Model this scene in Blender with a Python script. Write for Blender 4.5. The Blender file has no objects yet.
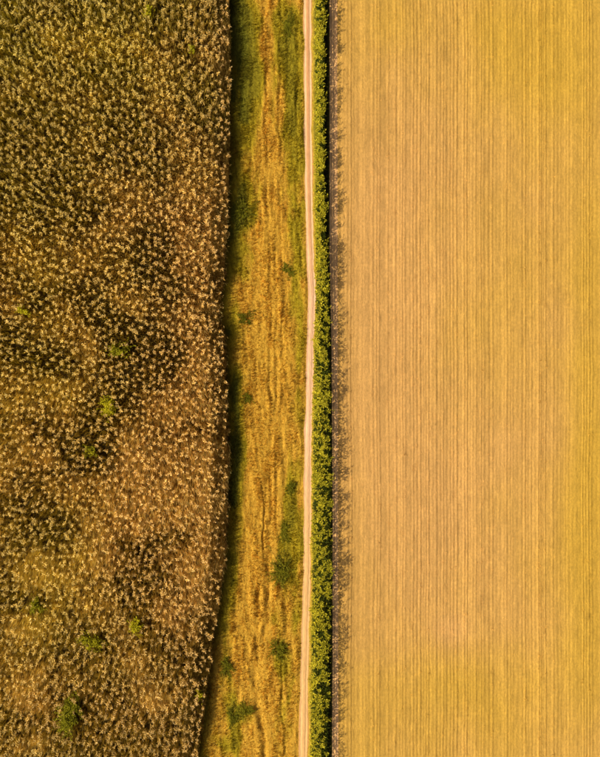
import bpy, math
import numpy as np
from mathutils import Vector

# ------------------------------------------------------------------ camera, sky, sun, exposure
S = 0.12                                   # metres on the ground per photograph pixel
CAM_H = 140.0
scene = bpy.context.scene
COL = scene.collection

cam_data = bpy.data.cameras.new('camera')
cam = bpy.data.objects.new('camera', cam_data)
COL.objects.link(cam)
cam.location = (0, 0, CAM_H)
cam.rotation_euler = (0, 0, 0)             # straight down, +Y is up in the picture
cam_data.sensor_fit = 'VERTICAL'
cam_data.sensor_height = 24.0
cam_data.lens = 24.0 * CAM_H / (757 * S)
cam_data.clip_start = 1.0
cam_data.clip_end = 10000.0
scene.camera = cam

SUN_EL = math.radians(40)
SHADOW_AZ = math.radians(17)               # shadows run right and slightly up
world = bpy.data.worlds.new('World')
scene.world = world
world.use_nodes = True
wn = world.node_tree
sky = wn.nodes.new('ShaderNodeTexSky')
sky.sky_type = 'NISHITA'
sky.sun_disc = False
sky.sun_elevation = SUN_EL
sky.sun_rotation = math.atan2(-math.cos(SHADOW_AZ), -math.sin(SHADOW_AZ))
sky.dust_density = 10.0
sky.air_density = 0.2
sky.ozone_density = 0.2
wn.links.new(sky.outputs[0], wn.nodes['Background'].inputs[0])
wn.nodes['Background'].inputs[1].default_value = 0.075

sun_data = bpy.data.lights.new('sun', 'SUN')
sun_data.energy = 5.0
sun_data.angle = math.radians(0.6)
sun_data.color = (1.0, 0.80, 0.45)
sun = bpy.data.objects.new('sun', sun_data)
COL.objects.link(sun)
sun.location = (-60, -20, 60)
sun.rotation_euler = Vector((math.cos(SUN_EL) * math.cos(SHADOW_AZ), math.cos(SUN_EL) * math.sin(SHADOW_AZ),
                             -math.sin(SUN_EL))).to_track_quat('-Z', 'Y').to_euler()

vs = scene.view_settings
vs.view_transform = 'Standard'
vs.look = 'None'
vs.gamma = 1.0
vs.use_curve_mapping = False
vs.exposure = 0.22

# ------------------------------------------------------------------ helpers
rng = np.random.default_rng(7)
Y0, Y1 = -55.0, 55.0                       # extent of the built fields along the path
XL, XR = -46.0, 46.0


def px(x):
    return (np.asarray(x, float) - 300.0) * S


def py(y):
    return (378.5 - np.asarray(y, float)) * S


def curve(pts):
    """pixel polyline (py, px) -> function of world y giving world x"""
    a = np.array(pts, float)
    yy = py(a[:, 0])[::-1]
    xx = px(a[:, 1])[::-1]
    return lambda y: np.interp(y, yy, xx)


def vnoise(x, y, seed=0):
    """smooth value noise in 0..1"""
    r = np.random.default_rng(seed)
    tab = r.random((256, 256))
    xi = np.floor(x).astype(int)
    yi = np.floor(y).astype(int)
    fx = x - xi
    fy = y - yi
    fx = fx * fx * (3 - 2 * fx)
    fy = fy * fy * (3 - 2 * fy)
    a = tab[xi & 255, yi & 255]
    b = tab[(xi + 1) & 255, yi & 255]
    c = tab[xi & 255, (yi + 1) & 255]
    d = tab[(xi + 1) & 255, (yi + 1) & 255]
    return (a * (1 - fx) + b * fx) * (1 - fy) + (c * (1 - fx) + d * fx) * fy


def fbm(x, y, seed=0, octs=4):
    t = 0
    amp = 1.0
    tot = 0
    for o in range(octs):
        t = t + amp * vnoise(x * 2 ** o + 17.3 * o, y * 2 ** o + 5.1 * o, seed + o)
        tot += amp
        amp *= 0.55
    return t / tot


def sstep(a, b, v):
    t = np.clip((v - a) / (b - a), 0, 1)
    return t * t * (3 - 2 * t)


def blobs(x, y, lst):
    """sum of soft spots given in photograph pixels: (px, py, rx, ry, weight)"""
    t = np.zeros_like(x)
    for bx, by, rx, ry, w in lst:
        t += w * np.exp(-((x - px(bx)) / (rx * S)) ** 2 - ((y - py(by)) / (ry * S)) ** 2)
    return t


def lerp(a, b, t):
    a = np.asarray(a, float)
    b = np.asarray(b, float)
    t = np.asarray(t, float)[..., None]
    return a * (1 - t) + b * t


def mesh_np(name, V, F, C=None, mat=None, smooth=False):
    V = np.asarray(V, np.float32)
    F = np.asarray(F, np.int32)
    k = F.shape[1]
    me = bpy.data.meshes.new(name)
    me.vertices.add(len(V))
    me.vertices.foreach_set('co', V.ravel())
    me.loops.add(F.size)
    me.loops.foreach_set('vertex_index', F.ravel())
    me.polygons.add(len(F))
    me.polygons.foreach_set('loop_start', np.arange(0, F.size, k, dtype=np.int32))
    try:
        me.polygons.foreach_set('loop_total', np.full(len(F), k, np.int32))
    except Exception:
        pass
    me.polygons.foreach_set('use_smooth', np.full(len(F), smooth, bool))
    if C is not None:
        at = me.color_attributes.new('tint', 'FLOAT_COLOR', 'POINT')
        c4 = np.ones((len(V), 4), np.float32)
        c4[:, :3] = C
        at.data.foreach_set('color', c4.ravel())
    me.update()
    me.validate()
    if mat:
        me.materials.append(mat)
    return me


def obj(name, me, parent=None, loc=(0, 0, 0), **props):
    o = bpy.data.objects.new(name, me)
    COL.objects.link(o)
    o.location = loc
    if parent is not None:
        o.parent = parent
    for k, v in props.items():
        o[k] = v
    return o


def thing(name, label, cat, loc, group=None):
    o = bpy.data.objects.new(name, None)
    COL.objects.link(o)
    o.location = loc
    o.empty_display_size = 0.3
    o['label'] = label
    o['category'] = cat
    if group:
        o['group'] = group
    return o


# ------------------------------------------------------------------ materials
def mat_ground(name, vary=0.35, scale=6.0, bump=0.5, rough=0.95, stretch=(1, 1, 1), grit=25.0):
    m = bpy.data.materials.new(name)
    m.use_nodes = True
    nt = m.node_tree
    n = nt.nodes
    l = nt.links
    b = n['Principled BSDF']
    b.inputs['Roughness'].default_value = rough
    b.inputs['Specular IOR Level'].default_value = 0.15
    at = n.new('ShaderNodeAttribute')
    at.attribute_name = 'tint'
    ge = n.new('ShaderNodeNewGeometry')
    mp = n.new('ShaderNodeMapping')
    mp.inputs['Scale'].default_value = stretch
    l.new(ge.outputs['Position'], mp.inputs['Vector'])
    n1 = n.new('ShaderNodeTexNoise')
    n1.inputs['Scale'].default_value = scale
    n1.inputs['Detail'].default_value = 8
    n1.inputs['Roughness'].default_value = 0.65
    l.new(mp.outputs[0], n1.inputs['Vector'])
    n2 = n.new('ShaderNodeTexNoise')
    n2.inputs['Scale'].default_value = grit
    n2.inputs['Detail'].default_value = 4
    l.new(mp.outputs[0], n2.inputs['Vector'])
    mr = n.new('ShaderNodeMapRange')
    mr.inputs['From Min'].default_value = 0.3
    mr.inputs['From Max'].default_value = 0.7
    mr.inputs['To Min'].default_value = 1 - vary
    mr.inputs['To Max'].default_value = 1 + vary
    l.new(n1.outputs['Fac'], mr.inputs['Value'])
    mx = n.new('ShaderNodeVectorMath')
    mx.operation = 'SCALE'
    l.new(at.outputs['Color'], mx.inputs[0])
    l.new(mr.outputs[0], mx.inputs['Scale'])
    l.new(mx.outputs[0], b.inputs['Base Color'])
    bp = n.new('ShaderNodeBump')
    bp.inputs['Strength'].default_value = bump
    bp.inputs['Distance'].default_value = 0.08
    ad = n.new('ShaderNodeMath')
    ad.operation = 'ADD'
    l.new(n1.outputs['Fac'], ad.inputs[0])
    l.new(n2.outputs['Fac'], ad.inputs[1])
    l.new(ad.outputs[0], bp.inputs['Height'])
    l.new(bp.outputs[0], b.inputs['Normal'])
    return m


def mat_leaf(name, trans=0.3, rough=0.6, spec=0.25, vary=0.25, tcol=(1.0, 0.9, 0.5), scale=1.5):
    m = bpy.data.materials.new(name)
    m.use_nodes = True
    nt = m.node_tree
    n = nt.nodes
    l = nt.links
    b = n['Principled BSDF']
    b.inputs['Roughness'].default_value = rough
    b.inputs['Specular IOR Level'].default_value = spec
    at = n.new('ShaderNodeAttribute')
    at.attribute_name = 'tint'
    ge = n.new('ShaderNodeNewGeometry')
    n1 = n.new('ShaderNodeTexNoise')
    n1.inputs['Scale'].default_value = scale
    n1.inputs['Detail'].default_value = 5
    l.new(ge.outputs['Position'], n1.inputs['Vector'])
    mr = n.new('ShaderNodeMapRange')
    mr.inputs['From Min'].default_value = 0.3
    mr.inputs['From Max'].default_value = 0.7
    mr.inputs['To Min'].default_value = 1 - vary
    mr.inputs['To Max'].default_value = 1 + vary
    l.new(n1.outputs['Fac'], mr.inputs['Value'])
    mx = n.new('ShaderNodeVectorMath')
    mx.operation = 'SCALE'
    l.new(at.outputs['Color'], mx.inputs[0])
    l.new(mr.outputs[0], mx.inputs['Scale'])
    l.new(mx.outputs[0], b.inputs['Base Color'])
    tr = n.new('ShaderNodeBsdfTranslucent')
    tm = n.new('ShaderNodeVectorMath')
    tm.operation = 'MULTIPLY'
    tm.inputs[1].default_value = tcol
    l.new(mx.outputs[0], tm.inputs[0])
    l.new(tm.outputs[0], tr.inputs['Color'])
    ms = n.new('ShaderNodeMixShader')
    ms.inputs[0].default_value = trans
    l.new(b.outputs[0], ms.inputs[1])
    l.new(tr.outputs[0], ms.inputs[2])
    l.new(ms.outputs[0], n['Material Output'].inputs['Surface'])
    return m


M_SOIL = mat_ground('crop_soil', 0.4, 3.0, 0.8)
M_MEADOW = mat_ground('meadow_turf', 0.35, 5.0, 0.9, stretch=(1, 0.4, 1))
M_PATH = mat_ground('path_dust', 0.16, 4.0, 0.35, stretch=(1.6, 0.35, 1), grit=18)
M_MARGIN = mat_ground('margin_soil', 0.22, 4.0, 0.5, stretch=(2.5, 0.25, 1))
M_FIELD = mat_ground('stubble_ground', 0.22, 4.0, 0.8, stretch=(1.3, 0.8, 1))
M_MAIZE = mat_leaf('dry_maize_leaf', 0.18, 0.7, 0.12, 0.2, (1.0, 0.9, 0.6))
M_STRAW = mat_leaf('straw', 0.22, 0.7, 0.12, 0.18, (1.0, 0.9, 0.65))
M_GRASS = mat_leaf('meadow_grass', 0.28, 0.75, 0.08, 0.3, (1.0, 0.9, 0.45))
M_GREEN = mat_leaf('green_leaf', 0.35, 0.7, 0.08, 0.25, (0.95, 1.0, 0.35))
M_STEM = mat_leaf('stem_bark', 0.0, 0.9, 0.1, 0.3)

# ------------------------------------------------------------------ layout lines traced on the ground
crop_edge = curve([(-100, 230), (0, 230), (60, 231), (130, 231), (190, 229), (240, 227), (285, 225), (300, 221), (318, 221),
                   (335, 226), (400, 228), (450, 229), (500, 228), (560, 225), (600, 220), (640, 214), (680, 209),
                   (720, 204), (757, 198), (860, 186)])
path_mid = curve([(-100, 307.5), (0, 307.5), (120, 308), (180, 308.6), (240, 309.8), (270, 311), (292, 312), (330, 311),
                  (380, 309.6), (440, 308), (500, 307.6), (560, 307), (620, 305.5), (680, 304), (757, 303), (860, 302.5)])
path_hw = curve([(-100, 304.2), (0, 303.9), (250, 303.8), (400, 303.6), (560, 303.8), (700, 304.4), (757, 304.6), (860, 305)])
hedge_r = curve([(-100, 324), (0, 324), (100, 323.5), (190, 324), (240, 325), (280, 327), (320, 328.5), (380, 329), (480, 330),
                 (570, 330.5), (620, 330), (660, 329), (757, 327.5), (860, 327)])
hedge_l = curve([(-100, 316.5), (0, 316.5), (190, 317), (260, 317.5), (320, 316), (380, 314.5), (480, 313.5), (570, 313), (660, 312.5),
                 (757, 311.5), (860, 311)])
verge_r = curve([(-100, 329.5), (0, 329.5), (250, 329.5), (350, 331.5), (500, 332.5), (650, 332.5), (757, 332), (860, 332)])
field_l = curve([(-100, 337), (860, 338.5)])

YS = np.arange(Y0, Y1 + 0.01, 0.16)


def path_l(y):
    return path_mid(y) - path_hw(y) + 0.0 - 0.04 * np.sin(y * 0.9) + 0.30 * (fbm(y * 0.5, y * 0 + 3, 5, 4) - 0.5)


def path_r(y):
    return path_mid(y) + path_hw(y) + 0.04 * np.sin(y * 0.73 + 1) + 0.30 * (fbm(y * 0.6, y * 0 + 9, 6, 4) - 0.5)


def crop_base(y):
    return crop_edge(y) - 0.3


def strip(name, fl, fr, nx, zf, cf, mat, power=None, ys=YS):
    """ground strip between two boundary lines; its height is zero on both lines"""
    u = np.linspace(0, 1, nx)
    xl = fl(ys)[:, None]
    xr = fr(ys)[:, None]
    X = xl * (1 - u) + xr * u
    Y = np.repeat(ys[:, None], nx, 1)
    d = np.minimum(X - xl, xr - X)
    Z = zf(X, Y) * sstep(0, 0.35, d)
    Cc = cf(X, Y)
    V = np.stack([X, Y, Z], -1).reshape(-1, 3)
    i = np.arange(len(ys) - 1)[:, None] * nx + np.arange(nx - 1)[None]
    F = np.stack([i, i + 1, i + nx + 1, i + nx], -1).reshape(-1, 4)
    me = mesh_np(name, V, F, Cc.reshape(-1, 3), mat, True)
    return obj(name, me, kind='structure')


# ------------------------------------------------------------------ setting: base ground to the horizon
gx = np.array([-3000, -500, -46, 46, 500, 3000.0])
gy = np.array([-3000, -500, -55, 55, 500, 3000.0])
GX, GY = np.meshgrid(gx, gy)
V = np.stack([GX, GY, np.full_like(GX, -0.5)], -1).reshape(-1, 3)
i = np.arange(5)[:, None] * 6 + np.arange(5)[None]
F = np.stack([i, i + 1, i + 7, i + 6], -1).reshape(-1, 4)
obj('ground', mesh_np('ground', V, F, np.tile((0.30, 0.19, 0.06), (36, 1)), M_FIELD), kind='structure')

# ---- crop soil
BRIGHT = [(90, 45, 55, 14, .9), (40, 85, 22, 18, .8), (150, 55, 30, 14, .5), (200, 185, 30, 22, .8), (205, 245, 25, 16, .7), (95, 150, 22, 16, .5),
          (130, 300, 16, 9, 1.0), (178, 268, 22, 14, .6), (88, 340, 16, 10, .9), (205, 385, 25, 45, .9), (165, 400, 25, 14, .7), (60, 392, 28, 16, .8),
          (28, 455, 22, 14, .8), (175, 500, 30, 18, 1.0), (150, 520, 22, 12, .8), (215, 470, 18, 30, .7), (205, 565, 22, 22, .9), (95, 595, 20, 16, .9),
          (22, 620, 24, 16, .7), (28, 690, 24, 22, .7), (150, 705, 18, 18, .8), (190, 600, 24, 20, .6), (20, 740, 28, 14, .6), (60, 570, 25, 12, .5),
          (110, 230, 20, 12, .5), (15, 250, 15, 12, .4), (225, 330, 10, 40, .5), (110, 500, 14, 8, .5)]
DARK = [(25, 12, 30, 12, .9), (25, 140, 30, 30, .5), (140, 268, 26, 16, .9), (125, 332, 34, 14, .9), (75, 455, 28, 18, .9), (100, 430, 16, 10, .6), (115, 588, 22, 9, .9),
        (100, 650, 24, 18, .8), (85, 720, 20, 26, .8), (60, 205, 35, 14, .6), (150, 170, 24, 14, .5), (50, 290, 30, 14, .6), (60, 530, 26, 14, .7),
        (120, 545, 20, 8, .6), (180, 90, 26, 10, .4), (20, 350, 20, 22, .5), (130, 120, 26, 12, .5), (165, 650, 20, 14, .5), (180, 735, 25, 20, .5)]


def patch(x, y):
    """0 = tall dark stand, 1 = golden lodged stand with dry grass"""
    wx = x + 1.2 * (fbm(x * 0.35, y * 0.35, 40, 3) - .5) * 4
    wy = y + 1.2 * (fbm(x * 0.35, y * 0.35, 50, 3) - .5) * 4
    v = blobs(wx, wy, BRIGHT) - 0.8 * blobs(wx, wy, DARK) + 2.0 * (fbm(x * 0.21 + 0.10 * y, y * 0.17 - .06 * x, 60, 4) - 0.5) - 0.02 + 0.22 * sstep(py(80), py(300), y) - 0.30 * sstep(py(560), py(640), y)
    return sstep(-0.3, 0.85, v)


def warm(x, y):
    """reddish-tan in the right of the stand and low down, olive-gold top left"""
    return np.clip(0.05 + 0.5 * sstep(px(40), px(230), x) + 0.55 * sstep(py(40), py(320), y) + 0.8 * (fbm(x * .1, y * .1, 70, 3) - .5), 0, 1)


strip('crop_soil', lambda y: np.full_like(y, XL), crop_base, 60,
      lambda x, y: 0.10 * (fbm(x * 1.3, y * 0.6, 80) - 0.5) - 0.03,
      lambda x, y: lerp((0.07, 0.05, 0.015), (0.26, 0.17, 0.05), patch(x, y)), M_SOIL)

# ---- meadow with ruts and tussocks
RUTS = [  # polylines (py, px), half-width px, depth m
    ([(560, 269), (590, 268.5), (618, 268), (640, 266)], 2.6, .17),
    ([(585, 260), (620, 258), (650, 256), (680, 254.5), (705, 256)], 3.2, .26),
    ([(700, 257), (725, 262), (757, 265), (860, 268)], 2.8, .17),
    ([(715, 240), (757, 243), (860, 246)], 2.6, .15),
    ([(-100, 264), (0, 264), (60, 264.5), (130, 266), (200, 268), (300, 270), (400, 271), (520, 272)], 1.6, .10),
    ([(-100, 281), (0, 281), (120, 280), (240, 280), (360, 282), (480, 284)], 1.4, .08),
    ([(230, 275), (360, 276), (500, 276), (540, 277)], 1.5, .08),
    ([(480, 262), (520, 263), (570, 262)], 1.0, .14),
    ([(-100, 296), (0, 296), (200, 297), (290, 302)], 1.4, .08),
    ([(640, 280), (700, 283), (757, 284), (860, 286)], 1.0, .12),
]


def meadow_z(x, y):
    z = 0.24 * (fbm(x * 1.3, y * 0.25, 90, 4) - 0.5) + 0.16 * (fbm(x * 2.6, y * 0.6, 95, 3) - .5)
    for pts, hw, dep in RUTS:
        a = np.array(pts, float)
        yy = py(a[:, 0])[::-1]
        xx = px(a[:, 1])[::-1]
        c = np.interp(y, yy, xx) + 0.75 * (fbm(y * 0.33, y * 0 + hw * 7 + pts[0][1], 97, 3) - .5)
        on = sstep(yy[0] - 1.0, yy[0] + 1.0, y) * (1 - sstep(yy[-1] - 1.0, yy[-1] + 1.0, y))
        t = (x - c) / (hw * S)
        k = 1.5 * vnoise(x * 0.8 + hw * 3, y * 0.5, 98)
        t = t + 1.2 * (fbm(x * 1.5, y * 1.2, 99, 2) - .5)
        z = z - dep * k * on * (np.exp(-t * t) - 0.5 * np.exp(-(t + 1.9) ** 2))
    return z + 0.05


GREENZ = [(240, 20, 14, 40, .9), (246, 110, 12, 60, .8), (243, 210, 14, 30, 1.0), (288, 30, 12, 40, .9), (290, 90, 10, 60, .7), (298, 160, 8, 60, .6),
          (252, 70, 10, 50, .6), (296, 280, 9, 50, .6), (240, 420, 10, 60, .8), (287, 550, 14, 40, 1.0), (280, 648, 11, 25, .8), (297, 620, 7, 60, .5),
          (240, 715, 13, 12, .8), (232, 745, 14, 14, .8), (285, 710, 9, 40, .6), (290, 500, 10, 30, .8), (237, 500, 9, 60, .7), (235, 320, 8, 30, .6),
          (233, 600, 8, 60, .5), (300, 380, 5, 80, .5), (270, 60, 40, 50, .25), (228, 690, 10, 40, .7), (250, 270, 12, 20, .4)]
GOLDZ = [(266, 60, 5, 110, .8), (272, 180, 10, 60, .6), (268, 300, 18, 60, .9), (250, 300, 14, 18, .7), (270, 410, 18, 60, .9), (262, 520, 16, 60, .7),
         (250, 590, 14, 50, .9), (245, 660, 16, 40, .9), (265, 700, 10, 50, .8), (215, 720, 10, 20, .3)]


def green(x, y):
    wx = x + 1.0 * (fbm(x * 0.7, y * 0.3, 41, 3) - .5)
    wy = y + 3.0 * (fbm(x * 0.5, y * 0.4, 51, 3) - .5)
    v = blobs(wx, wy, GREENZ) - 0.8 * blobs(wx, wy, GOLDZ) + 1.5 * (fbm(x * 0.9, y * 0.35, 61, 4) - 0.5) + 0.22 * sstep(py(420), py(100), y)
    e = np.exp(-(np.clip(x - crop_base(y), 0, 9) / 1.7) ** 2)          # lush strip beside the crop; also paints in its dark green shade
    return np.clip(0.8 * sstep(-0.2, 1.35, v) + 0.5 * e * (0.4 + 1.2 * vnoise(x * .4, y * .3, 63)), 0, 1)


def meadow_col(x, y, amp=1.0):
    g = green(x, y)
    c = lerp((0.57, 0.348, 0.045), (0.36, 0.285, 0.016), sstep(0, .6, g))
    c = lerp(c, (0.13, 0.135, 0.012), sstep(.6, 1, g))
    return c


strip('meadow_ground', crop_base, path_l, 110, meadow_z, lambda x, y: meadow_col(x, y) * 0.75, M_MEADOW)


# ---- path
def path_z(x, y):
    c = (x - path_mid(y)) / S
    rut = np.exp(-((c + 2.6) / 1.0) ** 2) + np.exp(-((c - 2.6) / 1.0) ** 2)
    return 0.03 - 0.05 * rut + 0.03 * (fbm(x * 3, y * 0.8, 120, 3) - .5)


def path_col(x, y):
    c = (x - path_mid(y)) / S + 0.4 * (fbm(y * .5, y * 0, 121, 2) - .5)
    top = sstep(py(330), py(200), y)
    rut = np.exp(-((c + 2.7) / 0.95) ** 2) + np.exp(-((c - 2.7) / 0.95) ** 2)
    base = lerp((0.54, 0.345, 0.165), (0.57, 0.375, 0.26), sstep(py(560), py(420), y))
    base = lerp(base, (0.46, 0.25, 0.125), top * 0.9)
    col = lerp(base, (0.66, 0.50, 0.34), rut * (0.12 + 0.75 * top))
    edge = sstep(3.4, 4.6, np.abs(c))
    col = lerp(col, (0.40, 0.20, 0.06), edge * 0.7)
    return col * (0.88 + 0.24 * fbm(x * 1.5, y * 0.35, 122, 3))[..., None]


strip('path', path_l, path_r, 19, path_z, path_col, M_PATH)


# ---- grassy verge that carries the hedge
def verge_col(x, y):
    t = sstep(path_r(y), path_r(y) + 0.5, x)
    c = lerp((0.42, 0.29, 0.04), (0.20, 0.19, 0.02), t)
    return lerp(c, (0.06, 0.06, 0.012), sstep(hedge_l(y) - 0.1, hedge_l(y) + 0.5, x))  # hedge shade painted in: near-black ground under it and to its right


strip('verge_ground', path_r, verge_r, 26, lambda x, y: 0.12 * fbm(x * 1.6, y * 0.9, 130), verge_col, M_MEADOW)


# ---- bare ploughed margin between hedge and stubble
def margin_z(x, y):
    c = (x - verge_r(y)) / S
    return 0.02 - 0.06 * np.exp(-((c - 2.2) / 0.8) ** 2) - 0.06 * np.exp(-((c - 5) / 0.7) ** 2) + 0.05 * (fbm(x * 3, y * 0.7, 140) - .5)


def margin_col(x, y):
    c = (x - verge_r(y)) / S
    k = np.exp(-((c - 1.0) / 0.6) ** 2) + np.exp(-((c - 3.6) / 0.7) ** 2)
    return lerp((0.66, 0.41, 0.20), (0.72, 0.48, 0.25), np.clip(k, 0, 1)) * (0.8 + 0.4 * fbm(x * 2, y * .3, 141, 3))[..., None]


strip('field_margin', verge_r, field_l, 22, margin_z, margin_col, M_MARGIN)

# ---- stubble field: drill rows
ROW = 0.40
row_x = []
xx = float(px(338.6))
rr = np.random.default_rng(21)
while xx < XR:
    row_x.append(xx)
    xx += ROW * rr.uniform(0.6, 1.5)
row_x = np.array(row_x)
row_h = rr.uniform(0.3, 1.5, len(row_x))
row_t = rr.normal(0, 1, len(row_x))
row_h[rr.random(len(row_x)) < 0.10] *= 0.35
for tx in (344, 363.6, 398, 433, 468, 502, 536, 571):                # pale wheel lines left by the machines
    kk = int(np.argmin(np.abs(row_x - px(tx))))
    row_t[kk] = 2.2
    row_h[kk] = 0.5


def row_shift(x, y):
    return 0.35 * (fbm(y * 0.06, x * 0.05, 150, 3) - .5) + 0.05 * (vnoise(y * .5, x * .8, 152) - .5)


def row_prof(x, y):
    xs = x - row_shift(x, y)
    k = np.clip(np.searchsorted(row_x, xs) - 1, 0, len(row_x) - 2)
    t = (xs - row_x[k]) / (row_x[k + 1] - row_x[k])
    a = row_h[k] * (1 - t) + row_h[k + 1] * t
    return a * (0.5 + 0.5 * np.cos(2 * np.pi * t)), row_t[k] * (1 - t) + row_t[k + 1] * t


def field_z(x, y):
    p, _ = row_prof(x, y)
    return 0.038 * p + 0.10 * (fbm(x * 1.4, y * 0.7, 155, 4) - .5)


FYEL = [(560, 40, 60, 90, .8), (500, 60, 30, 80, .5), (590, 300, 25, 140, .6), (590, 560, 25, 200, .7), (450, 690, 60, 50, .4), (400, 20, 60, 40, .3), (560, 690, 60, 60, .4)]
FPINK = [(395, 400, 55, 190, .8), (370, 280, 30, 120, .4), (450, 480, 50, 90, .5), (540, 440, 40, 60, .3), (450, 630, 16, 14, .7), (400, 200, 40, 60, .3)]


def field_col(x, y):
    v = blobs(x, y, FYEL) - blobs(x, y, FPINK) + 1.0 * (fbm(x * .12, y * .07, 160, 3) - .5)
    c = lerp((0.57, 0.345, 0.125), (0.53, 0.345, 0.055), sstep(-0.9, 0.9, v))
    _, t = row_prof(x, y)
    g = np.clip(0.97 + 0.05 * t + 0.16 * (fbm(x * .25, y * .10, 165, 3) - .5) + 0.40 * (fbm(x * 4.5, y * 3.0, 167, 2) - .5), 0.65, 1.3)
    g = g + 0.13 * blobs(x, y, [(450, 630, 14, 9, 1), (440, 665, 8, 12, .5), (470, 640, 10, 5, .5)]) * (0.4 + 1.2 * fbm(x * 1.2, y * .8, 168, 2))
    return c * g[..., None]


strip('stubble_ground', field_l, lambda y: np.full_like(y, XR), 540, field_z, lambda x, y: field_col(x, y) * 0.85, M_FIELD,
      ys=np.arange(Y0, Y1 + .01, 0.7))


# ------------------------------------------------------------------ plants: shared shape builders
def tufts(P, nb, height, spread, width, col, lean=None, r=rng, tipcol=1.15, straight=0.35):
    """P (N,3): nb triangular blades at each point"""
    N = len(P)
    az = r.uniform(0, 2 * np.pi, (N, nb))
    rad = spread[:, None] * r.uniform(0.15, 1.0, (N, nb))
    hh = height[:, None] * r.uniform(0.55, 1.1, (N, nb))
    bx = P[:, 0:1] + np.cos(az) * rad * straight
    by = P[:, 1:2] + np.sin(az) * rad * straight
    tx = P[:, 0:1] + np.cos(az) * rad
    ty = P[:, 1:2] + np.sin(az) * rad
    if lean is not None:
        tx = tx + lean[:, 0:1] * r.uniform(.5, 1.3, (N, nb))
        ty = ty + lean[:, 1:2] * r.uniform(.5, 1.3, (N, nb))
    wa = az + np.pi / 2 + r.uniform(-.7, .7, (N, nb))
    w = width[:, None] * r.uniform(.6, 1.2, (N, nb)) * 0.5
    z0 = np.repeat(P[:, 2:3], nb, 1) - 0.03
    a = np.stack([bx + np.cos(wa) * w, by + np.sin(wa) * w, z0], -1)
    b = np.stack([bx - np.cos(wa) * w, by - np.sin(wa) * w, z0], -1)
    c = np.stack([tx, ty, z0 + hh], -1)
    V = np.stack([a, b, c], 2).reshape(-1, 3)
    F = np.arange(len(V)).reshape(-1, 3)
    sh = r.uniform(.8, 1.2, (N, nb, 1, 1))
    C = np.repeat(np.repeat(col[:, None, None, :], nb, 1), 3, 2) * sh
    C[:, :, 2] *= tipcol
    return V, F, np.clip(C, 0, .9).reshape(-1, 3)


def join(parts):
    Vs, Fs, Cs = [], [], []
    o = 0
    for V, F, C in parts:
        Vs.append(V)
        Fs.append(F + o)
        Cs.append(C)
        o += len(V)
    return np.concatenate(Vs), np.concatenate(Fs), np.concatenate(Cs)


def tube(p0, p1, r0, r1, col, n=4):
    p0 = np.array(p0, float)
    p1 = np.array(p1, float)
    d = p1 - p0
    d /= np.linalg.norm(d) + 1e-9
    a = np.cross(d, (0.31, 0.9, 0.2))
    a /= np.linalg.norm(a)
    b = np.cross(d, a)
    t = np.arange(n) * 2 * np.pi / n
    ring = np.cos(t)[:, None] * a + np.sin(t)[:, None] * b
    V = np.concatenate([p0 + ring * r0, p1 + ring * r1])
    F = []
    for k in range(n):
        j = (k + 1) % n
        F += [(k, j, n + j), (k, n + j, n + k)]
    return V, np.array(F), np.tile(col, (2 * n, 1))


def ribbon(pts, widths, side, col0, col1):
    """leaf blade along pts; side = unit sideways vectors per point"""
    n = len(pts)
    V = np.empty((2 * n, 3))
    V[0::2] = pts + side * widths[:, None] / 2
    V[1::2] = pts - side * widths[:, None] / 2
    F = []
    for k in range(n - 1):
        F += [(2 * k, 2 * k + 1, 2 * k + 3), (2 * k, 2 * k + 3, 2 * k + 2)]
    t = np.repeat(np.linspace(0, 1, n), 2)
    return V, np.array(F), lerp(col0, col1, t)


# ---- dry maize plant
def maize_variant(seed):
    r = np.random.default_rng(seed)
    h = r.uniform(1.75, 2.05)
    parts = [tube((0, 0, -0.05), (r.normal(0, .04), r.normal(0, .04), h), 0.022, 0.010, (0.36, 0.25, 0.10), 3)]
    nl = 14
    az0 = r.uniform(0, 6.28)
    for k in range(nl):
        f = k / (nl - 1)
        az = az0 + k * math.pi * 0.73 + r.normal(0, .5)
        z = h * (0.98 - 0.80 * (1 - f) ** 1.5)
        L = r.uniform(.26, .54) * (1 - 0.2 * f)
        ns = 3
        s = np.linspace(0, 1, ns + 1)
        el = math.radians(r.uniform(35, 62))
        droop = r.uniform(.55, 1.15)
        out = L * (s * math.cos(el) + 0.12 * s)
        zz = z + L * (math.sin(el) * s - droop * s ** 2.1)
        bend = r.normal(0, .35) * s ** 2
        pts = np.stack([np.cos(az + bend) * out, np.sin(az + bend) * out, zz], -1)
        tw = r.normal(0, .6) * s + r.normal(0, .25)
        sd = np.stack([-np.sin(az + bend) * np.cos(tw), np.cos(az + bend) * np.cos(tw), np.sin(tw)], -1)
        w = np.array([.04, .075, .06, .008]) * r.uniform(.75, 1.25) * (1.5 - 0.72 * f)
        g = r.uniform(.8, 1.2)
        tone = np.array([(0.54, 0.385, 0.145), (0.62, 0.47, 0.215), (0.46, 0.31, 0.09)][r.integers(3)]) * g
        parts.append(ribbon(pts, w, sd, tone * 0.8, tone * 1.08))
    for k in range(5):                                   # tassel
        az = r.uniform(0, 6.28)
        e = r.uniform(.10, .22)
        top = np.array([(0, 0, h - .03), (math.cos(az) * e * .6, math.sin(az) * e * .6, h + .17), (math.cos(az) * e * 1.2, math.sin(az) * e * 1.2, h + .20)])
        sd = np.tile((-math.sin(az), math.cos(az), 0), (3, 1))
        parts.append(ribbon(top, np.array([.018, .032, .02]), sd, (0.55, 0.43, 0.22), (0.66, 0.53, 0.31)))
    return join(parts)


NV = 16
VAR = [maize_variant(300 + k) for k in range(NV)]

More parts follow.
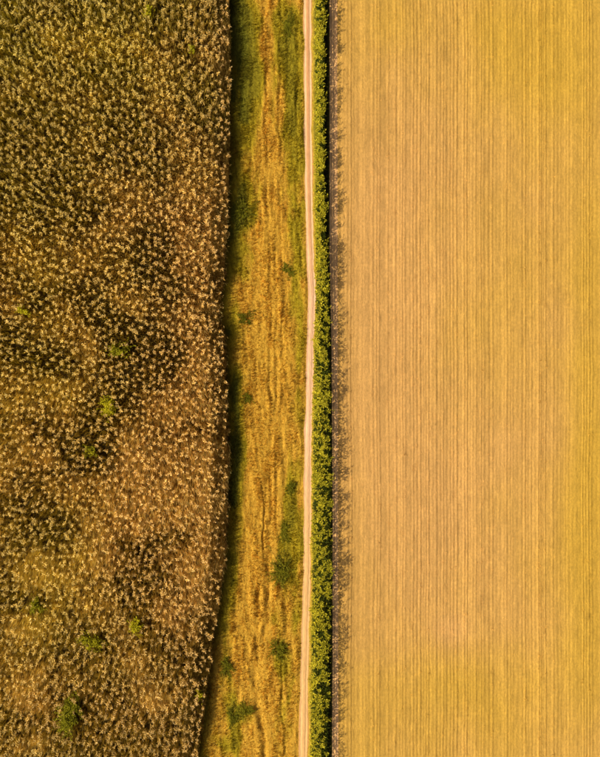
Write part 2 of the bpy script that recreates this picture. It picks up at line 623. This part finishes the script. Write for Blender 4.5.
# places in rows that follow the path's direction, jittered
rowsp = 0.65
rows = np.arange(0.12, 40, rowsp)
PX, PY, RI = [], [], []
for k, off in enumerate(rows):
    y = np.arange(Y0 + 0.5, Y1 - 0.5, 0.70) + rng.uniform(-.4, .4)
    y = y + rng.normal(0, .22, len(y))
    bend = np.exp(-off / 9.0)                            # outer rows follow the edge, inner rows run straighter
    ex = bend * crop_edge(y) + (1 - bend) * (-8.5 - 0.9 * sstep(10, -45, y))
    x = ex - off - 0.22 + rng.normal(0, .13, len(y))
    x += 0.5 * (fbm(x * .3, y * .15, 180 + 0, 2) - .5)
    PX.append(x)
    PY.append(y)
    RI.append(np.full(len(y), k))
PX, PY, RI = map(np.concatenate, (PX, PY, RI))
keep = (PX > XL + .5) & (rng.random(len(PX)) > 0.05)
WEEDS = [  # px, py, rx, ry (pixels), height, bright, label
    (75, 716, 10, 17, 2.3, 0.35, 'large dark green shrubby weed in the dry crop near the bottom left corner'),
    (107, 405, 7, 6.5, 2.15, 1.0, 'brightest lime green leafy weed in the middle of the dry crop'),
    (120, 350, 9, 6, 1.9, 0.5, 'dull green sprawling weed in the dry crop above the bright lime clump'),
    (93, 641, 9, 6.5, 2.05, 0.6, 'wide green weed in the dry crop above the large dark shrub'),
    (137, 623, 4.5, 7, 2.05, 0.9, 'narrow upright yellow-green weed in the lower part of the dry crop'),
    (27, 310, 5, 4, 2.05, 0.85, 'small yellow-green weed near the left border of the dry crop'),
    (150, 15, 3.5, 5, 2.05, 0.8, 'small yellow-green weed in the dry crop near the top of the picture'),
    (200, 692, 3.5, 4, 2.05, 0.9, 'small lime green weed beside the lower edge of the dry crop by the meadow'),
    (37, 605, 6, 6, 1.8, 0.4, 'faint olive green weed at the lower left of the dry crop'),
    (92, 452, 5, 4, 1.9, 0.5, 'faint green weed in the dark patch below the bright lime clump'),
    (193, 52, 3, 3.5, 2.0, 0.6, 'tiny yellow-green weed in the upper right of the dry crop'),
]
for wx_, wy_, wrx, wry, *_ in WEEDS:
    q = ((PX - px(wx_)) / (wrx * S)) ** 2 + ((PY - py(wy_)) / (wry * S)) ** 2
    keep &= ~((q < 1.0) & (rng.random(len(PX)) < 0.85))
PX, PY, RI = PX[keep], PY[keep], RI[keep]
N = len(PX)
PT = patch(PX, PY)
PW = warm(PX, PY)
SC = rng.uniform(.78, 1.16, N) * (1.02 - 0.08 * PT)
ROT = rng.uniform(0, 2 * np.pi, N)
VID = rng.integers(0, NV, N)
LX = rng.normal(0.06, .07, N) + 0.06 * PT
LY = rng.normal(-0.03, .08, N)
TINT = lerp((0.94, 1.03, 0.58), (1.08, 0.98, 0.80), PW) * (0.83 + 0.34 * PT + rng.normal(0, .10, N))[:, None]

inframe = (PY > py(757) + .2) & (PY < py(0) - .2)
order = np.where(inframe & (RI < 3))[0]
order = order[np.argsort(RI[order], kind='stable')][:300]
single = np.zeros(N, bool)
single[order] = True

parts = []
for v in range(NV):
    idx = np.where((VID == v) & ~single)[0]
    Vv, Fv, Cv = VAR[v]
    c, s = np.cos(ROT[idx])[:, None], np.sin(ROT[idx])[:, None]
    sc = SC[idx][:, None]
    z = Vv[None, :, 2] * sc
    x = (Vv[None, :, 0] * c - Vv[None, :, 1] * s) * sc + PX[idx][:, None] + LX[idx][:, None] * z
    y = (Vv[None, :, 0] * s + Vv[None, :, 1] * c) * sc + PY[idx][:, None] + LY[idx][:, None] * z
    V = np.stack([x, y, z], -1).reshape(-1, 3)
    F = (Fv[None] + (np.arange(len(idx)) * len(Vv))[:, None, None]).reshape(-1, 3)
    C = (Cv[None] * TINT[idx][:, None, :]).reshape(-1, 3)
    parts.append((V, F, np.clip(C, 0, .85)))
V, F, C = join(parts)
obj('maize_crop', mesh_np('maize_crop', V, F, C, M_MAIZE), kind='stuff',
    label='dense stand of dry tan feathery crop filling the left field', category='crop')

vm = []
for v in range(NV):
    Vv, Fv, Cv = VAR[v]
    vm.append(mesh_np('maize_plant', Vv, Fv, np.clip(Cv * np.array((1.04, .95, .80)), 0, .85), M_MAIZE))
for i_ in order:
    o = obj('maize_plant', vm[VID[i_]], loc=(PX[i_], PY[i_], 0),
            label='dry tan plant with feathery drooping leaves in the outer rows along the shaded meadow edge',
            category='crop plant', group='dry plants in the outer rows of the crop')
    o.rotation_euler = (-LY[i_], LX[i_], ROT[i_])
    o.scale = (SC[i_],) * 3

# ---- dry grass and litter between the plants
n = 95000
gx_ = rng.uniform(XL + .5, -6, n)
gy_ = rng.uniform(Y0 + .3, Y1 - .3, n)
pt = patch(gx_, gy_)
k = (gx_ < crop_edge(gy_) - 0.1) & (rng.random(n) < 0.72 + 0.28 * pt)
gx_, gy_, pt = gx_[k], gy_[k], pt[k]
n = len(gx_)
col = lerp((0.52, 0.40, 0.09), (0.86, 0.65, 0.26), np.clip(pt + rng.normal(0, .12, n), 0, 1))
col = col * lerp((0.92, 1.03, .55), (1.0, .97, 1.0), warm(gx_, gy_))
edge_ = np.exp(-(crop_edge(gy_) - gx_) / 0.9)
V, F, C = tufts(np.stack([gx_, gy_, np.zeros(n)], -1), 6, np.maximum((0.95 + 1.0 * fbm(gx_ * .8, gy_ * .8, 77, 2)) * (1 + .2 * edge_), 2.1 * pt * rng.uniform(.6, 1.05, n)), 0.28 + 0.22 * pt, np.full(n, .075), col,
                lean=np.stack([0.10 + .10 * pt, -0.05 - .30 * pt], -1), straight=0.5)
n = 13000                                                # tall growth added along the open edge to thicken its cast shadow
ey = rng.uniform(Y0 + .3, Y1 - .3, n)
ex = crop_edge(ey) - 0.12 - 1.9 * rng.random(n) ** 1.3
eh = (1.2 + 1.35 * fbm(ey * .22, ey * 0 + 2, 78, 3)) * rng.uniform(.7, 1.1, n)
ecol = lerp((0.20, 0.15, 0.035), (0.46, 0.32, 0.10), np.clip(patch(ex, ey) + rng.normal(0, .2, n), 0, 1))
V2, F2, C2 = tufts(np.stack([ex, ey, np.zeros(n)], -1), 5, eh, np.full(n, .26), np.full(n, .10), ecol)
V, F, C = join([(V, F, C), (V2, F2, C2)])
obj('dry_undergrowth', mesh_np('dry_undergrowth', V, F, C, M_STRAW), kind='stuff',
    label='golden dry grass filling the gaps of the left crop', category='dry grass')


# ------------------------------------------------------------------ leafy plants: weeds, bushes, hedge
def leaves(P, D, L, W, col, r, fold=0.25):
    """P (N,3) leaf bases, D (N,3) directions, L lengths, W widths: folded rhombic leaves, 4 triangles each"""
    N = len(P)
    D = D / (np.linalg.norm(D, axis=1, keepdims=True) + 1e-9)
    up = np.tile((0, 0, 1.0), (N, 1)) + r.normal(0, .35, (N, 3))
    sd = np.cross(D, up)
    sd /= np.linalg.norm(sd, axis=1, keepdims=True) + 1e-9
    nm = np.cross(sd, D)
    L = L[:, None]
    W = W[:, None]
    mid = P + D * L * .5 + nm * L * .06
    tip = P + D * L - nm * L * .10
    a = mid + sd * W * .5 + nm * W * fold
    b = mid - sd * W * .5 + nm * W * fold
    V = np.stack([P, a, mid, b, tip], 1).reshape(-1, 3)
    o = (np.arange(N) * 5)[:, None, None]
    F = (np.array([(0, 1, 2), (0, 2, 3), (1, 4, 2), (2, 4, 3)])[None] + o).reshape(-1, 3)
    C = np.repeat(col[:, None], 5, 1)
    return V, F, C.reshape(-1, 3)


def shrub(name, label, cat, cx, cy, rx, ry, h, c_lo, c_hi, seed, nsh, z0=0.0, group=None, nleaf=11, lf=(.15, .26)):
    """branching shrub: stems rising from the base, leafy shoots filling an uneven crown"""
    r = np.random.default_rng(seed)
    root = thing(name, label, cat, (cx, cy, z0), group)
    st = []
    LP, LD, LL, LC = [], [], [], []
    cl = []
    for k in range(7):
        a, q = r.uniform(0, 6.28), 0.85 * math.sqrt(r.random())
        cl.append((math.cos(a) * q, math.sin(a) * q, r.uniform(.16, .5), r.uniform(.7, 1.08)))
    for k in range(nsh):
        c = cl[k % len(cl)]
        tx = (c[0] + r.normal(0, c[2])) * rx
        ty = (c[1] + r.normal(0, c[2])) * ry
        q = math.hypot(tx / rx, ty / ry)
        tz = h * c[3] * (1 - 0.25 * min(q * q, 1.5)) * r.uniform(.72, 1.06)
        b = np.array((tx * .35, ty * .35, 0))
        t = np.array((tx, ty, tz))
        st.append(tube(b, t, .016, .006, (0.10, 0.085, 0.03), 3))
        g = r.uniform(0, 1)
        for j in range(nleaf):
            f = r.uniform(.35, 1.0)
            p = b * (1 - f) + t * f
            la = r.uniform(0, 6.28)
            LP.append(p)
            LD.append((math.cos(la), math.sin(la), r.uniform(-.1, .8)))
            LL.append(r.uniform(*lf))
            LC.append(lerp(c_lo, c_hi, np.array(np.clip(g * .7 + r.uniform(0, .4), 0, 1))))
    LL = np.array(LL)
    V, F, C = leaves(np.array(LP), np.array(LD), LL, LL * .55, np.array(LC), r)
    obj('foliage', mesh_np('foliage', V, F, C, M_GREEN), root, kind='stuff')
    V, F, C = join(st)
    obj('stems', mesh_np('stems', V, F, C, M_STEM), root, kind='stuff')
    return root


for k, (wx_, wy_, wrx, wry, wh, br, lab) in enumerate(WEEDS):
    area = wrx * wry
    hi = lerp((0.22, 0.235, 0.018), (0.55, 0.50, 0.02), np.array(br))
    lo = lerp((0.06, 0.075, 0.008), (0.30, 0.29, 0.012), np.array(br))
    shrub('green_weed' if k else 'green_shrub', lab, 'weed' if k else 'shrub', float(px(wx_)), float(py(wy_)), wrx * S * 1.45, wry * S * 1.45, wh + .3, lo, hi, 500 + k,
          int(np.clip(area * 1.9, 22, 300)), group='green weeds growing through the dry crop' if k else None)

BUSHES = [  # px, py, rx, ry, h, tone, label
    (284, 572, 9, 13, .75, .5, 'largest rounded green bush in the meadow, left of the path in the lower half'),
    (277, 648, 7, 9, .6, .45, 'medium green bush in the meadow below the largest one'),
    (290, 489, 5, 6, .55, .2, 'small dark green bush in the meadow near the path, above the largest bush'),
    (286, 530, 5, 10, .4, .5, 'low narrow green bush directly above the largest meadow bush'),
    (243, 213, 7, 12, .7, .15, 'dark green bush in the upper meadow beside the crop shade'),
    (245, 318, 6, 5, .5, .15, 'small dark bush on golden grass next to the notch in the crop edge'),
    (287, 272, 4, 6, .35, .3, 'tiny green bush in the upper meadow left of the path bend'),
    (232, 717, 4.5, 7, .55, .15, 'dark green bush at the meadow bottom, left one of the pair'),
    (245, 712, 7, 7, .5, .5, 'mid green bush at the meadow bottom, right one of the pair'),
    (226, 664, 6, 8, .6, .2, 'dark bush standing in the crop shade at the lower meadow edge'),
    (289, 28, 6, 13, .4, .3, 'long low green bush near the path at the top of the meadow'),
    (248, 397, 5, 5, .4, .3, 'small dull bush in the middle of the meadow beside the crop shade'),
]
for k, (bx, by, rx, ry, h, tone, lab) in enumerate(BUSHES):
    hi = lerp((0.17, 0.18, 0.012), (0.33, 0.30, 0.018), np.array(tone))
    lo = lerp((0.08, 0.085, 0.008), (0.16, 0.155, 0.010), np.array(tone))
    z0 = float(meadow_z(px([bx]), py([by]))[0]) - .05
    shrub('green_bush', lab, 'bush', float(px(bx)), float(py(by)), rx * S * 1.4, ry * S * 1.4, h * .75, lo, hi, 700 + k, int(rx * ry * 1.5) + 12, z0,
          'green bushes in the meadow', 12, (.10, .19))

# ---- hedge: dense inside with shade put into the leaf colour, long leafy shoots on the outside
root = thing('hedge', 'long leafy yellow-green hedge running along the right side of the path', 'hedge', (float(px(320)), 0, 0))
rx0 = float(px(320))
r = np.random.default_rng(99)


def hedge_pts(n, pad):
    y = r.uniform(Y0 + .3, Y1 - .3, n)
    u = r.random(n)
    l = hedge_l(y) - pad + 0.12 * (vnoise(y * 0.8, y * 0, 31) - .5)
    rr_ = hedge_r(y) + pad + 0.35 * (fbm(y * 0.45, y * 0 + 4, 33, 3) - .5)
    return l + (rr_ - l) * u, y, u


def hedge_top(y, u):
    w = (hedge_r(y) - hedge_l(y)) / 2.1
    prof = 0.35 + 0.80 * np.sin(np.clip(u * .62 + .1, 0, 1) * np.pi) ** .8
    return prof * (1.26 + 0.38 * np.clip(w, 0, 1)) * (0.72 + 0.6 * fbm(y * .38, u * 1.5, 35, 3))


# inner leaves
n = 26000
x, y, u = hedge_pts(n, 0.0)
z = hedge_top(y, u) * r.uniform(.05, .82, n)
D = np.stack([r.normal(0, 1, n), r.normal(0, 1, n), r.normal(.2, .6, n)], -1)
L = r.uniform(.18, .30, n)
C = lerp((0.03, 0.05, 0.008), (0.10, 0.12, 0.012), r.random(n))  # darker leaf colour paints the shade deep in the hedge
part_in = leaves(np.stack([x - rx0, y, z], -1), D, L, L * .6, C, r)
# outer shoots
ns = 5200
x, y, u = hedge_pts(ns, 0.02)
cl = 0.6 * fbm(x * 2.2, y * 2.2, 37, 2) - 0.20 * (u - .4)
kk = np.argsort(-cl - r.normal(0, .10, ns))[:int(ns * .55)]
x, y, u = x[kk], y[kk], u[kk]
ns = len(x)
top = hedge_top(y, u)
lean = np.stack([0.30 * (u - .35) + r.normal(0, .12, ns), r.normal(-.03, .12, ns), r.uniform(.25, .7, ns)], -1)
nl = 7
LP, LD, LL, LC, stem = [], [], [], [], []
for j in range(nl):
    f = 0.3 + 0.8 * j / nl
    p = np.stack([x - rx0, y, top * .85], -1) + lean * f * r.uniform(.8, 1.2, (ns, 1))
    a = r.uniform(0, 6.28) + j * 2.4 + r.normal(0, .5, ns)
    d = np.stack([np.cos(a), np.sin(a), r.uniform(.0, .7, ns)], -1) + lean * .8
    LP.append(p)
    LD.append(d)
    LL.append(r.uniform(.18, .40, ns))
    sp = np.clip(r.normal(.55, .25, ns) + .5 * (0.5 - u), 0, 1)  # paler towards the left: sunlit side painted into the leaf colour
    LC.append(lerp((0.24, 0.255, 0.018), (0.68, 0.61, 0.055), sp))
LL = np.concatenate(LL)
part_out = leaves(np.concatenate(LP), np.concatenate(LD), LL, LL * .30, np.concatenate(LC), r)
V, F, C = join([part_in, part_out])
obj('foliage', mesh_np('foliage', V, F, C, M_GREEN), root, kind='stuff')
stem = []
for k in range(700):
    yy = r.uniform(Y0 + .4, Y1 - .4)
    uu = r.uniform(.25, .85)
    xx = float(hedge_l(yy) * (1 - uu) + hedge_r(yy) * uu) - rx0
    tt = float(hedge_top(np.array([yy]), np.array([uu]))[0])
    stem.append(tube((xx, yy, -.05), (xx + r.normal(0, .15), yy + r.normal(0, .2), tt * .95), .03, .01, (0.10, 0.075, 0.04), 4))
V, F, C = join(stem)
obj('stems', mesh_np('stems', V, F, C, M_STEM), root, kind='stuff')

# ------------------------------------------------------------------ grasses
# meadow
n = 62000
y = rng.uniform(Y0 + .2, Y1 - .2, n)
xl, xr_ = crop_base(y) - .2, path_l(y) + .06
x = xl + (xr_ - xl) * rng.random(n)
g = green(x, y)
clump = fbm(x * 2.2, y * 0.4, 210, 3)
k = rng.random(n) < 0.35 + 1.0 * clump
x, y, g, clump = x[k], y[k], g[k], clump[k]
n = len(x)
d = np.minimum(x - crop_base(y), path_l(y) - x)
z = meadow_z(x, y) * sstep(0, .35, d)
col = meadow_col(x, y) * (rng.uniform(.8, 1.2, n) * (0.72 + 0.56 * fbm(x * 2.4, y * .12, 212, 3)))[:, None]
dry = rng.random(n) < 0.10
col[dry] = col[dry] * 0.6 + np.array((0.56, 0.37, 0.10)) * 0.4 * (1 - .6 * g[dry])[:, None]
h = (0.10 + 0.38 * clump ** 2 * 1.3) * rng.uniform(.6, 1.3, n) * sstep(-.05, .5, path_l(y) - x + .12)
V, F, C = tufts(np.stack([x, y, z], -1), 5, h, 0.10 + .10 * clump, np.full(n, .05), col,
                lean=np.stack([0.10 * (fbm(x * .8, y * .4, 215, 2) - .35), 0.25 * (fbm(x * .8, y * .4, 216, 2) - .6)], -1))
obj('meadow_grass', mesh_np('meadow_grass', V, F, C, M_GRASS), kind='stuff',
    label='rough golden and green grass of the meadow strip between crop and path', category='grass')

# verge beside the hedge
n = 16000
y = rng.uniform(Y0 + .2, Y1 - .2, n)
u = rng.random(n)
x = path_r(y) - .08 + (verge_r(y) - .1 - path_r(y)) * u
d = np.minimum(x - path_r(y), verge_r(y) - x)
z = 0.12 * fbm(x * 1.6, y * 0.9, 130) * sstep(0, .35, d)
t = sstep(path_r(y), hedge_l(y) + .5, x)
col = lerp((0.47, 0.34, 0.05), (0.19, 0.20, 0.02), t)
col = lerp(col, (0.05, 0.06, 0.012), sstep(hedge_r(y) - .3, hedge_r(y) + .2, x)) * rng.uniform(.75, 1.25, n)[:, None]  # grass past the hedge coloured near-black as its shadow
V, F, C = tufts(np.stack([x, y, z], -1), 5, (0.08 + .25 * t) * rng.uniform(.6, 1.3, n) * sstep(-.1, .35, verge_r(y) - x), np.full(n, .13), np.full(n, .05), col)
obj('verge_grass', mesh_np('verge_grass', V, F, C, M_GRASS), kind='stuff',
    label='short yellow-green grass at the foot of the hedge beside the path', category='grass')

# stubble along the drill rows
ks = np.arange(len(row_x))
P = []
for k in ks:
    m = int((Y1 - Y0) / 0.14)
    y = rng.uniform(Y0 + .2, Y1 - .2, m)
    x = np.full(m, row_x[k]) + rng.normal(0, .12, m) + row_shift(np.full(m, row_x[k]), y)
    P.append(np.stack([x, y, np.full(m, row_h[k])], -1))
    m2 = m // 3                                        # loose straw between the rows
    P.append(np.stack([row_x[k] + rng.uniform(-.35, .35, m2), rng.uniform(Y0 + .2, Y1 - .2, m2), np.full(m2, .35)], -1))
P = np.concatenate(P)
P = P[(P[:, 0] < XR - .3) & (P[:, 0] > field_l(P[:, 1]) + .05)]
n = len(P)
x, y, hh = P[:, 0], P[:, 1], P[:, 2].copy()
z = field_z(x, y) * sstep(0, .35, x - field_l(y))
col = field_col(x, y) * rng.uniform(.72, 1.3, n)[:, None]
cl = fbm(x * 3.2, y * 2.2, 230, 3)
h = 0.12 * hh * sstep(.15, .7, cl) * rng.uniform(.6, 1.25, n) * sstep(0, 1.0, x - field_l(y))
V, F, C = tufts(np.stack([x, y, z], -1), 4, h, np.full(n, .14), np.full(n, .075), col,
                lean=np.stack([0.12 * (cl - .45), 0.30 * (fbm(x * .9, y * .9, 235, 2) - .5)], -1))
obj('stubble', mesh_np('stubble', V, F, C, M_STRAW), kind='stuff',
    label='golden straw standing in fine rows across the right field', category='stubble')
